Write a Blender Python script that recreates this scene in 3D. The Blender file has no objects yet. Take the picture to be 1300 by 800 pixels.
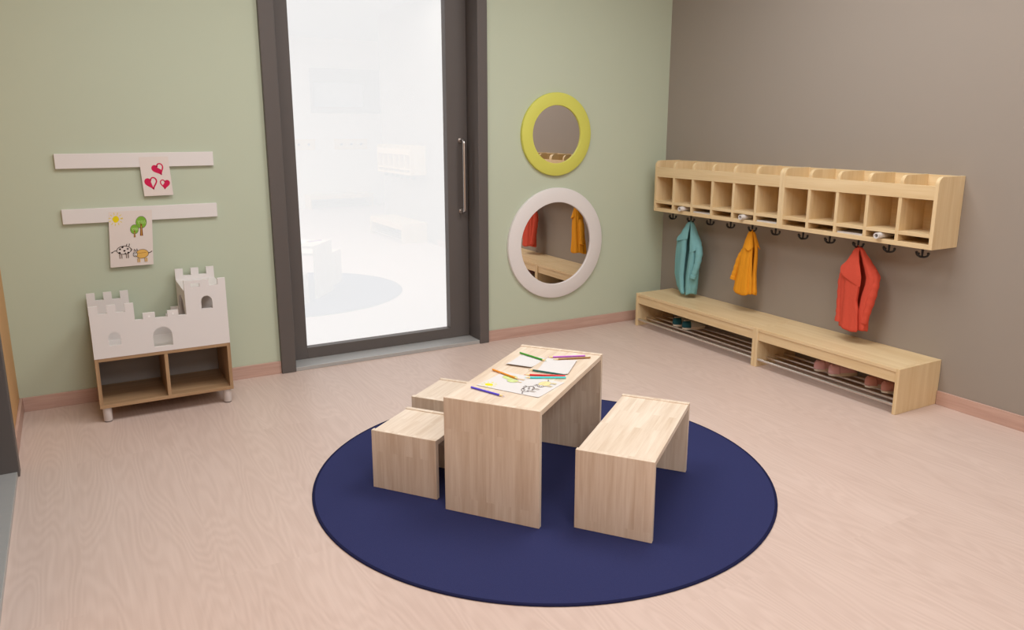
import bpy, bmesh, math, random
from mathutils import Vector, Matrix
from mathutils.geometry import tessellate_polygon
random.seed(7)
PI = math.pi
scene = bpy.context.scene
COL = scene.collection
sin, cos = math.sin, math.cos

# ------------------------------------------------------------------ materials
def srgb(r, g, b):
    f = lambda c: (c/255/12.92) if c/255 <= .04045 else ((c/255+.055)/1.055)**2.4
    return (f(r), f(g), f(b), 1)

def newmat(name):
    m = bpy.data.materials.new(name); m.use_nodes = True
    nt = m.node_tree
    return m, nt, nt.nodes, nt.links, nt.nodes['Principled BSDF']

def plain(name, c, rough=.5, metal=0., noise=.04, nscale=60., bump=0., spec=.5):
    m, nt, N, L, b = newmat(name)
    b.inputs['Roughness'].default_value = rough
    b.inputs['Metallic'].default_value = metal
    b.inputs['Specular IOR Level'].default_value = spec
    tc = N.new('ShaderNodeTexCoord'); n = N.new('ShaderNodeTexNoise')
    n.inputs['Scale'].default_value = nscale; n.inputs['Detail'].default_value = 4
    L.new(tc.outputs['Object'], n.inputs['Vector'])
    mx = N.new('ShaderNodeMix'); mx.data_type = 'RGBA'
    mx.inputs[6].default_value = tuple(x*(1-noise) for x in c[:3])+(1,)
    mx.inputs[7].default_value = tuple(min(1, x*(1+noise)) for x in c[:3])+(1,)
    L.new(n.outputs['Fac'], mx.inputs[0]); L.new(mx.outputs[2], b.inputs['Base Color'])
    if bump:
        bp = N.new('ShaderNodeBump'); bp.inputs['Strength'].default_value = bump; bp.inputs['Distance'].default_value = .002
        L.new(n.outputs['Fac'], bp.inputs['Height']); L.new(bp.outputs['Normal'], b.inputs['Normal'])
    return m

def wood(name, lo, hi, stave=None, grain=26., along=1.6, rough=.45, var=.0, wav=.35, spec=.4, coord='UV', planks=None):
    """u across the grain, v along it (metres). stave=(width, length) gives glued blocks of differing tint."""
    m, nt, N, L, b = newmat(name)
    b.inputs['Roughness'].default_value = rough
    b.inputs['Specular IOR Level'].default_value = spec
    tc = N.new('ShaderNodeTexCoord')
    src = tc.outputs[coord]
    oi = N.new('ShaderNodeObjectInfo')
    off = N.new('ShaderNodeVectorMath'); off.operation = 'ADD'
    cmb = N.new('ShaderNodeCombineXYZ')
    mul = N.new('ShaderNodeMath'); mul.operation = 'MULTIPLY'; mul.inputs[1].default_value = 7.3
    L.new(oi.outputs['Random'], mul.inputs[0])
    L.new(mul.outputs[0], cmb.inputs[2]); L.new(mul.outputs[0], cmb.inputs[1])
    L.new(src, off.inputs[0]); L.new(cmb.outputs[0], off.inputs[1])
    vec = off.outputs[0]
    if stave:
        br = N.new('ShaderNodeTexBrick')
        br.inputs['Scale'].default_value = 1.
        br.inputs['Brick Width'].default_value = stave[1]; br.inputs['Row Height'].default_value = stave[0]
        br.inputs['Mortar Size'].default_value = 0.; br.offset = .37; br.offset_frequency = 2
        br.inputs['Color1'].default_value = (0, 0, 0, 1); br.inputs['Color2'].default_value = (1, 1, 1, 1)
        sp = N.new('ShaderNodeSeparateXYZ'); sw = N.new('ShaderNodeCombineXYZ')
        L.new(vec, sp.inputs[0]); L.new(sp.outputs[1], sw.inputs[0]); L.new(sp.outputs[0], sw.inputs[1])
        L.new(sw.outputs[0], br.inputs['Vector'])
        # shift the grain per block
        ad = N.new('ShaderNodeVectorMath'); ad.operation = 'MULTIPLY_ADD'
        L.new(br.outputs['Color'], ad.inputs[0]); ad.inputs[1].default_value = (3.1, 5.7, 2.9); L.new(vec, ad.inputs[2])
        gvec = ad.outputs[0]
    else:
        gvec = vec
    mp = N.new('ShaderNodeMapping'); mp.inputs['Scale'].default_value = (grain, along, grain)
    L.new(gvec, mp.inputs['Vector'])
    n1 = N.new('ShaderNodeTexNoise'); n1.inputs['Scale'].default_value = 1.; n1.inputs['Detail'].default_value = 6
    n1.inputs['Distortion'].default_value = wav
    L.new(mp.outputs[0], n1.inputs['Vector'])
    mp2 = N.new('ShaderNodeMapping'); mp2.inputs['Scale'].default_value = (grain*5, along*4, grain*5)
    L.new(gvec, mp2.inputs['Vector'])
    n2 = N.new('ShaderNodeTexNoise'); n2.inputs['Scale'].default_value = 1.; n2.inputs['Detail'].default_value = 3
    L.new(mp2.outputs[0], n2.inputs['Vector'])
    a = N.new('ShaderNodeMath'); a.operation = 'MULTIPLY_ADD'; a.inputs[1].default_value = .3
    L.new(n2.outputs['Fac'], a.inputs[0])
    s = N.new('ShaderNodeMath'); s.operation = 'MULTIPLY'; s.inputs[1].default_value = .7
    L.new(n1.outputs['Fac'], s.inputs[0]); L.new(s.outputs[0], a.inputs[2])
    fac = a.outputs[0]
    if stave:
        c = N.new('ShaderNodeMath'); c.operation = 'MULTIPLY_ADD'; c.inputs[1].default_value = var; c.inputs[2].default_value = -var/2
        L.new(br.outputs['Color'], c.inputs[0])
        d = N.new('ShaderNodeMath'); d.operation = 'ADD'; L.new(c.outputs[0], d.inputs[0]); L.new(fac, d.inputs[1]); fac = d.outputs[0]
    r = N.new('ShaderNodeMapRange'); r.inputs[1].default_value = .3; r.inputs[2].default_value = .7
    L.new(fac, r.inputs[0])
    mx = N.new('ShaderNodeMix'); mx.data_type = 'RGBA'
    mx.inputs[6].default_value = lo; mx.inputs[7].default_value = hi
    L.new(r.outputs[0], mx.inputs[0]); L.new(mx.outputs[2], b.inputs['Base Color'])
    return m

def floor_mat():
    m, nt, N, L, b = newmat('pale pink oak boards')
    b.inputs['Roughness'].default_value = .42; b.inputs['Specular IOR Level'].default_value = .35
    tc = N.new('ShaderNodeTexCoord')
    br = N.new('ShaderNodeTexBrick'); br.inputs['Scale'].default_value = 1.
    br.inputs['Brick Width'].default_value = 2.2; br.inputs['Row Height'].default_value = .42
    br.inputs['Mortar Size'].default_value = 0.; br.offset = .41
    br.inputs['Color1'].default_value = (0, 0, 0, 1); br.inputs['Color2'].default_value = (1, 1, 1, 1)
    sp = N.new('ShaderNodeSeparateXYZ'); sw = N.new('ShaderNodeCombineXYZ')
    L.new(tc.outputs['Object'], sp.inputs[0]); L.new(sp.outputs[1], sw.inputs[0]); L.new(sp.outputs[0], sw.inputs[1])
    L.new(sw.outputs[0], br.inputs['Vector'])
    ad = N.new('ShaderNodeVectorMath'); ad.operation = 'MULTIPLY_ADD'; ad.inputs[1].default_value = (4.3, 7.1, 9.)
    L.new(br.outputs['Color'], ad.inputs[0]); L.new(tc.outputs['Object'], ad.inputs[2])
    mp = N.new('ShaderNodeMapping'); mp.inputs['Scale'].default_value = (3.2, .42, 1)
    L.new(ad.outputs[0], mp.inputs['Vector'])
    n0 = N.new('ShaderNodeTexNoise'); n0.inputs['Scale'].default_value = 1.1; n0.inputs['Detail'].default_value = 2.5
    L.new(mp.outputs[0], n0.inputs['Vector'])
    # cathedral rings: bands of a smooth height field
    k = N.new('ShaderNodeMath'); k.operation = 'MULTIPLY'; k.inputs[1].default_value = 230.
    L.new(n0.outputs['Fac'], k.inputs[0])
    sn = N.new('ShaderNodeMath'); sn.operation = 'SINE'; L.new(k.outputs[0], sn.inputs[0])
    mp2 = N.new('ShaderNodeMapping'); mp2.inputs['Scale'].default_value = (90, 3.2, 1)
    L.new(ad.outputs[0], mp2.inputs['Vector'])
    n2 = N.new('ShaderNodeTexNoise'); n2.inputs['Scale'].default_value = 1.; n2.inputs['Detail'].default_value = 4
    L.new(mp2.outputs[0], n2.inputs['Vector'])
    mp3 = N.new('ShaderNodeMapping'); mp3.inputs['Scale'].default_value = (5., .7, 1)
    L.new(ad.outputs[0], mp3.inputs['Vector'])
    n3 = N.new('ShaderNodeTexNoise'); n3.inputs['Scale'].default_value = 1.; n3.inputs['Detail'].default_value = 3
    L.new(mp3.outputs[0], n3.inputs['Vector'])
    def madd(x, f, y):
        q = N.new('ShaderNodeMath'); q.operation = 'MULTIPLY_ADD'; q.inputs[1].default_value = f
        L.new(x, q.inputs[0])
        if isinstance(y, float): q.inputs[2].default_value = y
        else: L.new(y, q.inputs[2])
        return q.outputs[0]
    f = madd(sn.outputs[0], .11, .67)
    f = madd(n2.outputs['Fac'], .55, f)
    f = madd(n3.outputs['Fac'], .42, f)
    f = madd(br.outputs['Color'], .10, f)
    r = N.new('ShaderNodeMapRange'); r.inputs[1].default_value = .75; r.inputs[2].default_value = 1.75
    L.new(f, r.inputs[0])
    mx = N.new('ShaderNodeMix'); mx.data_type = 'RGBA'
    mx.inputs[6].default_value = FLOOR_LO; mx.inputs[7].default_value = FLOOR_HI
    L.new(r.outputs[0], mx.inputs[0]); L.new(mx.outputs[2], b.inputs['Base Color'])
    return m

FLOOR_LO = srgb(194, 171, 159); FLOOR_HI = srgb(218, 198, 187)

M = {}
M['green'] = plain('sage green wall paint', srgb(188, 197, 176), .75, noise=.012, nscale=3, spec=.2)
M['taupe'] = plain('taupe wall paint', srgb(153, 145, 136), .75, noise=.012, nscale=3, spec=.2)
M['tan'] = plain('tan wall paint', srgb(206, 164, 116), .75, noise=.012, nscale=3, spec=.2)
M['offwhite'] = plain('off white wall paint', srgb(226, 222, 214), .8, noise=.01, nscale=3, spec=.2)
M['ceiling'] = plain('white ceiling paint', srgb(176, 179, 182), .85, noise=.01, nscale=3, spec=.1)
M['floor'] = floor_mat()
M['skirt'] = wood('pink oak skirting', srgb(178, 144, 130), srgb(202, 170, 156), grain=40, along=2., rough=.5)
M['frame'] = plain('anthracite door metal', srgb(94, 88, 85), .45, noise=.02, nscale=8, spec=.35)
M['sill'] = plain('brushed aluminium sill', srgb(176, 176, 174), .45, .25, noise=.04, nscale=30)
M['steel'] = plain('brushed steel', srgb(206, 200, 196), .28, 1., noise=.03, nscale=40)
M['rod'] = plain('satin steel rod', srgb(214, 206, 200), .3, 1., noise=.03, nscale=40)
M['white'] = plain('white lacquered board', srgb(224, 220, 218), .5, noise=.01, nscale=10, spec=.3)
M['paper'] = plain('white paper', srgb(214, 211, 209), .8, noise=.008, nscale=20, spec=.15)
M['wpaper'] = plain('white wall paper sheet', srgb(224, 214, 208), .8, noise=.008, nscale=20, spec=.15)
M['lime'] = plain('lime green lacquer', srgb(208, 208, 98), .5, noise=.015, nscale=10, spec=.3)
M['mirror'] = plain('mirror silver', srgb(232, 228, 226), .0, 1., noise=.0)
M['maple'] = wood('maple veneer', srgb(212, 184, 138), srgb(230, 208, 168), grain=22, along=1.3, rough=.42, wav=.6)
M['oak'] = wood('oak veneer', srgb(150, 118, 86), srgb(182, 150, 114), grain=42, along=2., rough=.5)
M['beech'] = wood('glued beech staves', srgb(208, 186, 162), srgb(234, 220, 202), stave=(.036, .45), grain=30, along=2.0, var=.10, rough=.45, wav=.5)
M['pin'] = plain('white of lit peg holes', srgb(242, 240, 238), .4, noise=.0)
M['black'] = plain('black metal', srgb(34, 34, 36), .4, .2, noise=.03)
M['rug'] = plain('navy blue felt', srgb(48, 52, 92), .95, noise=.22, nscale=420, bump=.4, spec=.1)
M['rugedge'] = plain('dark navy edging', srgb(28, 30, 62), .9, noise=.1, nscale=300, spec=.1)
M['redcloth'] = plain('red jersey', srgb(204, 82, 64), .85, noise=.08, nscale=180, bump=.2, spec=.15)
M['orangecloth'] = plain('amber orange jersey', srgb(222, 150, 38), .85, noise=.08, nscale=180, bump=.2, spec=.15)
M['tealcloth'] = plain('dusty teal jersey', srgb(120, 172, 176), .85, noise=.08, nscale=180, bump=.2, spec=.15)
M['shoegrey'] = plain('grey canvas', srgb(176, 174, 162), .8, noise=.08, nscale=200)
M['shoeteal'] = plain('teal canvas', srgb(8, 78, 88), .8, noise=.1, nscale=200)
M['sole'] = plain('cream rubber', srgb(214, 204, 188), .6, noise=.03)
M['pink'] = plain('dusty pink canvas', srgb(224, 178, 184), .8, noise=.07, nscale=200)
M['rose'] = plain('brown rose canvas', srgb(196, 140, 130), .8, noise=.07, nscale=200)
M['lining'] = plain('dark lining', srgb(70, 52, 48), .9)
M['greyboard'] = plain('grey back panel', srgb(150, 144, 140), .6, noise=.02)
M['legplastic'] = plain('pale grey plastic leg', srgb(206, 198, 194), .4, noise=.02)
M['footgrey'] = plain('grey rubber foot', srgb(110, 106, 102), .7)
M['pwood'] = plain('bare pencil wood', srgb(236, 212, 150), .6, noise=.06, nscale=300)
INK = {}
def ink(name, rgb):
    if name not in INK:
        INK[name] = plain(name + ' crayon', srgb(*rgb), .8, noise=.1, nscale=400, spec=.1)
    return INK[name]
ink('yellow', (226, 206, 30)); ink('leaf', (128, 178, 66)); ink('brown', (132, 78, 40)); ink('black', (48, 38, 36))
ink('ochre', (222, 178, 96)); ink('crimson', (204, 40, 84)); ink('pale', (190, 216, 140)); ink('grey', (120, 104, 92))

def glass_mat():
    m = bpy.data.materials.new('clear door glass'); m.use_nodes = True
    nt = m.node_tree; N = nt.nodes; L = nt.links
    N.remove(N['Principled BSDF'])
    t = N.new('ShaderNodeBsdfTransparent'); t.inputs[0].default_value = (.97, .97, .97, 1)
    g = N.new('ShaderNodeBsdfGlossy'); g.inputs['Roughness'].default_value = 0.; g.inputs[0].default_value = (1, 1, 1, 1)
    mx = N.new('ShaderNodeMixShader'); mx.inputs[0].default_value = .11
    L.new(t.outputs[0], mx.inputs[1]); L.new(g.outputs[0], mx.inputs[2])
    L.new(mx.outputs[0], N['Material Output'].inputs[0])
    return m
M['glass'] = glass_mat()

# ------------------------------------------------------------------ mesh builder
class MB:
    def __init__(s):
        s.bm = bmesh.new(); s.uv = s.bm.loops.layers.uv.new('UVMap'); s.mats = []; s.off = (random.random()*3, random.random()*3)
    def mi(s, mat):
        if mat is None: return 0
        if mat not in s.mats: s.mats.append(mat)
        return s.mats.index(mat)
    def face(s, vs, mat=None, smooth=False):
        try: f = s.bm.faces.new(vs)
        except ValueError: return None
        f.material_index = s.mi(mat); f.smooth = smooth
        return f
    def uvbox(s, f, grain):
        n = f.normal; a = max(range(3), key=lambda i: abs(n[i])); g = 'xyz'.index(grain)
        o = [i for i in range(3) if i != a]
        if g in o: v = g; u = [i for i in o if i != g][0]
        else: u, v = o            # end grain
        for l in f.loops:
            c = l.vert.co
            k = 1 if g in o else .12
            l[s.uv].uv = (c[u] + s.off[0], c[v]*k + s.off[1])
    def box(s, x0, x1, y0, y1, z0, z1, grain='x', mat=None):
        v = [s.bm.verts.new((x, y, z)) for z in (z0, z1) for y in (y0, y1) for x in (x0, x1)]
        for q in ((0, 2, 3, 1), (4, 5, 7, 6), (0, 1, 5, 4), (2, 6, 7, 3), (0, 4, 6, 2), (1, 3, 7, 5)):
            f = s.face([v[i] for i in q], mat); f.normal_update(); s.uvbox(f, grain)
        return v
    def plate(s, loops, axis, t0, t1, grain='z', mat=None):
        """2D loops (first outer, others holes) extruded along axis from t0 to t1. axis 'y': (a,b)->(a,t,b); 'x': (t,a,b); 'z': (a,b,t)"""
        P = {'y': lambda a, b, t: (a, t, b), 'x': lambda a, b, t: (t, a, b), 'z': lambda a, b, t: (a, b, t)}[axis]
        flat = [p for l in loops for p in l]
        V0 = [s.bm.verts.new(P(a, b, t0)) for a, b in flat]; V1 = [s.bm.verts.new(P(a, b, t1)) for a, b in flat]
        tris = tessellate_polygon([[Vector((a, b, 0)) for a, b in l] for l in loops])
        fs = []
        for t in tris:
            fs.append(s.face([V0[i] for i in t], mat)); fs.append(s.face([V1[i] for i in reversed(t)], mat))
        k = 0
        for l in loops:
            n = len(l)
            for i in range(n):
                a, b = k+i, k+(i+1) % n
                fs.append(s.face([V0[a], V0[b], V1[b], V1[a]], mat))
            k += n
        for f in fs:
            if f: f.normal_update(); s.uvbox(f, grain)
    def tube(s, path, r, n=10, mat=None, caps=True):
        path = [Vector(p) for p in path]; rs = r if isinstance(r, (list, tuple)) else [r]*len(path)
        rings = []; up = None
        for i, p in enumerate(path):
            d = (path[min(i+1, len(path)-1)] - path[max(i-1, 0)]).normalized()
            if up is None: up = Vector((0, 0, 1)) if abs(d.z) < .9 else Vector((1, 0, 0))
            a = d.cross(up)
            if a.length < 1e-5: a = d.cross(Vector((0, 1, 0)))
            a.normalize(); b = a.cross(d).normalized(); up = b
            rings.append([s.bm.verts.new(p + (a*cos(2*PI*k/n) + b*sin(2*PI*k/n))*rs[i]) for k in range(n)])
        for A, B in zip(rings, rings[1:]):
            for k in range(n): s.face([A[k], A[(k+1) % n], B[(k+1) % n], B[k]], mat, True)
        if caps:
            s.face(rings[0][::-1], mat); s.face(rings[-1], mat)
    def lathe(s, prof, n=48, c=(0, 0, 0), axis='z', mat=None, smooth=True, closed=False):
        rings = []
        for r, h in prof:
            R = []
            for k in range(n):
                a = 2*PI*k/n
                if axis == 'z': p = (c[0]+r*cos(a), c[1]+r*sin(a), c[2]+h)
                else: p = (c[0]+r*cos(a), c[1]+h, c[2]+r*sin(a))
                R.append(s.bm.verts.new(p))
            rings.append(R)
        pairs = list(zip(rings, rings[1:]))
        if closed: pairs.append((rings[-1], rings[0]))
        for A, B in pairs:
            for k in range(n): s.face([A[k], A[(k+1) % n], B[(k+1) % n], B[k]], mat, smooth)
        if not closed:
            if prof[0][0] > 1e-6: s.face(rings[0][::-1], mat)
            if prof[-1][0] > 1e-6: s.face(rings[-1], mat)
    def loft(s, rings, mat=None, caps=True, smooth=True, close=True):
        R = [[s.bm.verts.new(p) for p in ring] for ring in rings]; n = len(R[0])
        for A, B in zip(R, R[1:]):
            for k in range(n if close else n-1): s.face([A[k], A[(k+1) % n], B[(k+1) % n], B[k]], mat, smooth)
        if caps and close: s.face(R[0][::-1], mat, smooth); s.face(R[-1], mat, smooth)
        return R
    def build(s, name, mat, parent=None, bevel=0., loc=None, rot=None, subsurf=0, solid=0., autosmooth=False):
        bmesh.ops.remove_doubles(s.bm, verts=s.bm.verts, dist=1e-7)
        bmesh.ops.recalc_face_normals(s.bm, faces=s.bm.faces)
        for e in s.bm.edges:
            if len(e.link_faces) == 2 and e.calc_face_angle(0.) > .75: e.smooth = False
        me = bpy.data.meshes.new(name); s.bm.to_mesh(me); s.bm.free()
        for q in (s.mats or [mat]): me.materials.append(q)
        o = bpy.data.objects.new(name, me); COL.objects.link(o)
        if parent: o.parent = parent
        if loc: o.location = loc
        if rot: o.rotation_euler = rot
        if solid:
            md = o.modifiers.new('thickness', 'SOLIDIFY'); md.thickness = solid; md.offset = 0
        if subsurf:
            md = o.modifiers.new('smooth', 'SUBSURF'); md.levels = md.render_levels = subsurf
        if bevel:
            md = o.modifiers.new('edge', 'BEVEL'); md.width = bevel; md.segments = 2; md.limit_method = 'ANGLE'; md.angle_limit = math.radians(50)
        return o

def tag(o, label=None, cat=None, group=None, kind=None):
    if label: o['label'] = label
    if cat: o['category'] = cat
    if group: o['group'] = group
    if kind: o['kind'] = kind
    return o
def thing(name, label, cat, loc=(0, 0, 0), rz=0., group=None):
    o = bpy.data.objects.new(name, None); COL.objects.link(o)
    o.empty_display_size = .05; o.location = loc; o.rotation_euler = (0, 0, rz)
    return tag(o, label, cat, group)
def children(o): return [c for c in bpy.data.objects if c.parent == o]
def dup(o, loc, rz=None, label=None, group=None):
    def cp(x, par):
        c = x.copy(); COL.objects.link(c)
        if par: c.parent = par
        for ch in children(x): cp(ch, c)
        return c
    c = cp(o, None); c.location = loc
    if rz is not None: c.rotation_euler = (0, 0, rz)
    if label: c['label'] = label
    if group: c['group'] = group
    return c
def bx(name, mat, parent, dims, grain='x', bevel=.0015):
    m = MB(); m.box(*dims, grain=grain); return m.build(name, mat, parent, bevel)

# ------------------------------------------------------------------ the room
XL, XR, YB, YREAR, ZC = -4.45, 0., 0., -9.58, 3.08
def struct(name, mat, *boxes, grain='x', bevel=0.):
    m = MB()
    for b in boxes: m.box(*b, grain=grain)
    return tag(m.build(name, mat, None, bevel), kind='structure')

struct('floor', M['floor'], (XL-.3, 2.6, YREAR-.2, .3, -.12, 0.))
ceil = struct('ceiling', M['ceiling'], (XL-.3, 2.6, YREAR-.2, .3, ZC, ZC+.12))
DX0, DX1, DZ = -3.055, -1.59, 2.62          # door frame outer
struct('wall_back', M['green'], (XL-.25, DX0+.02, 0, .25, 0, ZC), (DX1-.02, .25, 0, .25, 0, ZC), (DX0+.02, DX1-.02, 0, .25, DZ-.02, ZC))
struct('wall_right', M['taupe'], (0, .25, -6., 0., 0, ZC))
LY0, LY1 = -2.30, -.86                       # left door frame outer
struct('wall_left', M['tan'], (XL-.25, XL, LY1-.02, 0, 0, ZC), (XL-.25, XL, YREAR, LY0+.02, 0, ZC), (XL-.25, XL, LY0+.02, LY1-.02, DZ-.02, ZC))
struct('wall_rear', M['offwhite'], (XL-.25, 2.5, YREAR-.2, YREAR, 0, 1.745), (XL-.25, 2.5, YREAR-.2, YREAR, 2.547, ZC),
       (XL-.25, -.04, YREAR-.2, YREAR, 1.745, 2.547), (1.30, 2.5, YREAR-.2, YREAR, 1.745, 2.547))
struct('wall_alcove', M['offwhite'], (2.5, 2.7, YREAR-.2, -5.8, 0, ZC), (.25, 2.5, -6., -5.8, 0, ZC))
bh, bt = .079, .014
struct('baseboard_back', M['skirt'], (XL+bt, DX0, -bt, 0, 0, bh), (DX1, -bt, -bt, 0, 0, bh), grain='x', bevel=.002)
struct('baseboard_right', M['skirt'], (-bt, 0, -.148, 0, 0, bh), (-bt, 0, -4.05, -2.374, 0, bh), grain='y', bevel=.002)
struct('baseboard_left', M['skirt'], (XL, XL+bt, LY1, 0, 0, bh), (XL, XL+bt, -6.5, LY0, 0, bh), grain='y', bevel=.002)

def glazed_door(name, loc, rz, w, lw, rw, handle=True, glazed=True):
    """frame face at local y=-.03, wall face y=0, leaf recessed at y=.135"""
    d = bpy.data.objects.new(name, None); COL.objects.link(d); d.location = loc; d.rotation_euler = (0, 0, rz); tag(d, kind='structure')
    a, b = lw, w-rw
    m = MB(); m.box(0, a, -.03, .23, 0, DZ); m.box(b, w, -.03, .23, 0, DZ); m.box(a, b, -.03, .23, DZ-.08, DZ)
    m.build('door_frame', M['frame'], d, .003)
    m = MB(); ly0, ly1 = .135, .195
    zt = DZ-.085; z0 = .026
    gl, gr, gz0, gz1 = a+.118, b-.155, .098, zt-.12
    m.box(a+.003, gl, ly0, ly1, z0, zt); m.box(gr, b-.003, ly0, ly1, z0, zt)
    m.box(gl, gr, ly0, ly1, z0, gz0); m.box(gl, gr, ly0, ly1, gz1, zt)
    leaf = m.build('door_leaf', M['frame'], d, .0015)
    m = MB(); m.box(gl-.005, gr+.005, .158, .166, gz0-.005, gz1+.005); m.build('glass_pane' if glazed else 'door_panel', M['glass'] if glazed else M['frame'], d)
    m = MB(); m.box(a, b, -.022, .225, 0, .025); m.build('door_sill', M['sill'], d, .002)
    if handle:
        hx = b-.058; m = MB(); z1, z2 = .935, 1.42; yo = .072; r = .0105
        path = [(hx, ly0, z1)] + [(hx, yo+.022*(1-sin(t)), z1+.022*(1-cos(t))) for t in [i*PI/12 for i in range(7)]] \
             + [(hx, yo+.022*(1-sin(t)), z2-.022*(1-cos(t))) for t in [i*PI/12 for i in range(6, -1, -1)]] + [(hx, ly0, z2)]
        m.tube(path, r, 14); h = m.build('door_handle', M['steel'], d)
        m = MB()
        for z in (z1, z2): m.lathe([(0, -.006), (.016, -.006), (.018, -.003), (.018, 0)], 20, (hx, ly0, z), 'y')
        m.build('rosette', M['steel'], h)
    return d
glazed_door('door_1', (DX0, 0, 0), 0, DX1-DX0, .088, .072)
glazed_door('door_2', (XL, LY0, 0), PI/2, LY1-LY0, .07, .07, glazed=False)

# interior window of the far rear wall (seen only as a faint reflection in the door glass)
w = bpy.data.objects.new('window_1', None); COL.objects.link(w); w.location = (-.04, YREAR, 1.745); tag(w, kind='structure')
m = MB()
for b in ((0, 1.34, -.15, .02, 0, .11), (0, 1.34, -.15, .02, .55, .802), (0, .06, -.15, .02, .11, .55), (1.02, 1.34, -.15, .02, .11, .55)): m.box(*b)
m.build('window_frame', M['greyboard'], w, .003)
m = MB(); m.box(.06, 1.02, -.08, -.072, .11, .55); m.build('window_pane', plain('frosted grey pane', srgb(196, 204, 210), .3), w)

# ceiling light panels, children of the ceiling
def light_panel(x, y, sx, sy, watt, col=(1, .99, .985)):
    m = MB(); t = .02
    for b in ((x-sx/2-t, x+sx/2+t, y-sy/2-t, y-sy/2, ZC-.04, ZC), (x-sx/2-t, x+sx/2+t, y+sy/2, y+sy/2+t, ZC-.04, ZC),
              (x-sx/2-t, x-sx/2, y-sy/2, y+sy/2, ZC-.04, ZC), (x+sx/2, x+sx/2+t, y-sy/2, y+sy/2, ZC-.04, ZC)): m.box(*b)
    m.build('light_panel_frame', M['white'], ceil)
    l = bpy.data.lights.new('ceiling_panel_light', 'AREA'); l.shape = 'RECTANGLE'; l.size = sx; l.size_y = sy
    l.energy = watt; l.color = col
    o = bpy.data.objects.new('ceiling_panel_light', l); COL.objects.link(o); o.location = (x, y, ZC-.03); o.parent = ceil
LIGHTS = [(-1.5, -2.0, 1.3, 1.3, 40), (-3.4, -1.9, 1.3, 1.3, 34), (-3.3, -5.6, 1.6, 1.2, 62), (-.75, -3.7, 1.1, 1.1, 20), (-2.6, -8.2, 1.8, .8, 40)]
for q in LIGHTS: light_panel(*q)

# ------------------------------------------------------------------ rug
RC = (-2.3826, -2.0333); RR = 1.003; RH = .0064
t = thing('round_rug', 'large round navy blue rug under the play table', 'rug', (RC[0], RC[1], 0))
m = MB(); m.lathe([(0, 0), (RR-.012, 0), (RR-.012, RH), (0, RH)], 128); m.build('pile', M['rug'], t)
m = MB(); m.lathe([(RR-.0118, 0), (RR-.002, 0), (RR, RH*.5), (RR-.002, RH*.98), (RR-.0118, RH*1.0)], 128, closed=True); m.build('edging', M['rugedge'], t)

# ------------------------------------------------------------------ play table, bench, stools
ANG = -.91826; TH = .022
def u_bench(name, label, cat, x, y, W, L, H, group=None):
    t = thing(name, label, cat, (x, y, RH), ANG, group)
    th = TH
    bx('end_panel', M['beech'], t, (0, W, 0, th, 0, H), 'z', .0015)
    bx('end_panel', M['beech'], t, (0, W, L-th, L, 0, H), 'z', .0015)
    bx('tabletop' if cat == 'table' else 'seat', M['beech'], t, (.003, W-.003, th, L-th, H-.004-th, H-.004), 'y', .001)
    return t
u_bench('play_table', 'low beech play table with drawings and pencils on top', 'table', -2.9107, -2.1438, .4049, .8133, .4779)
u_bench('play_bench', 'beech two-seat bench to the right of the play table', 'bench', -2.5416, -2.5218, .3034, .679, .3233)
st = u_bench('play_stool', 'small beech stool nearest the camera, left of the play table', 'stool', -3.0951, -1.8087, .3085, .302, .2602, 'square beech stools')
dup(st, (-2.7881, -1.5044, RH), None, 'small beech stool half hidden behind the play table', 'square beech stools')
TZ = RH+.4779-.004+.0002

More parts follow.
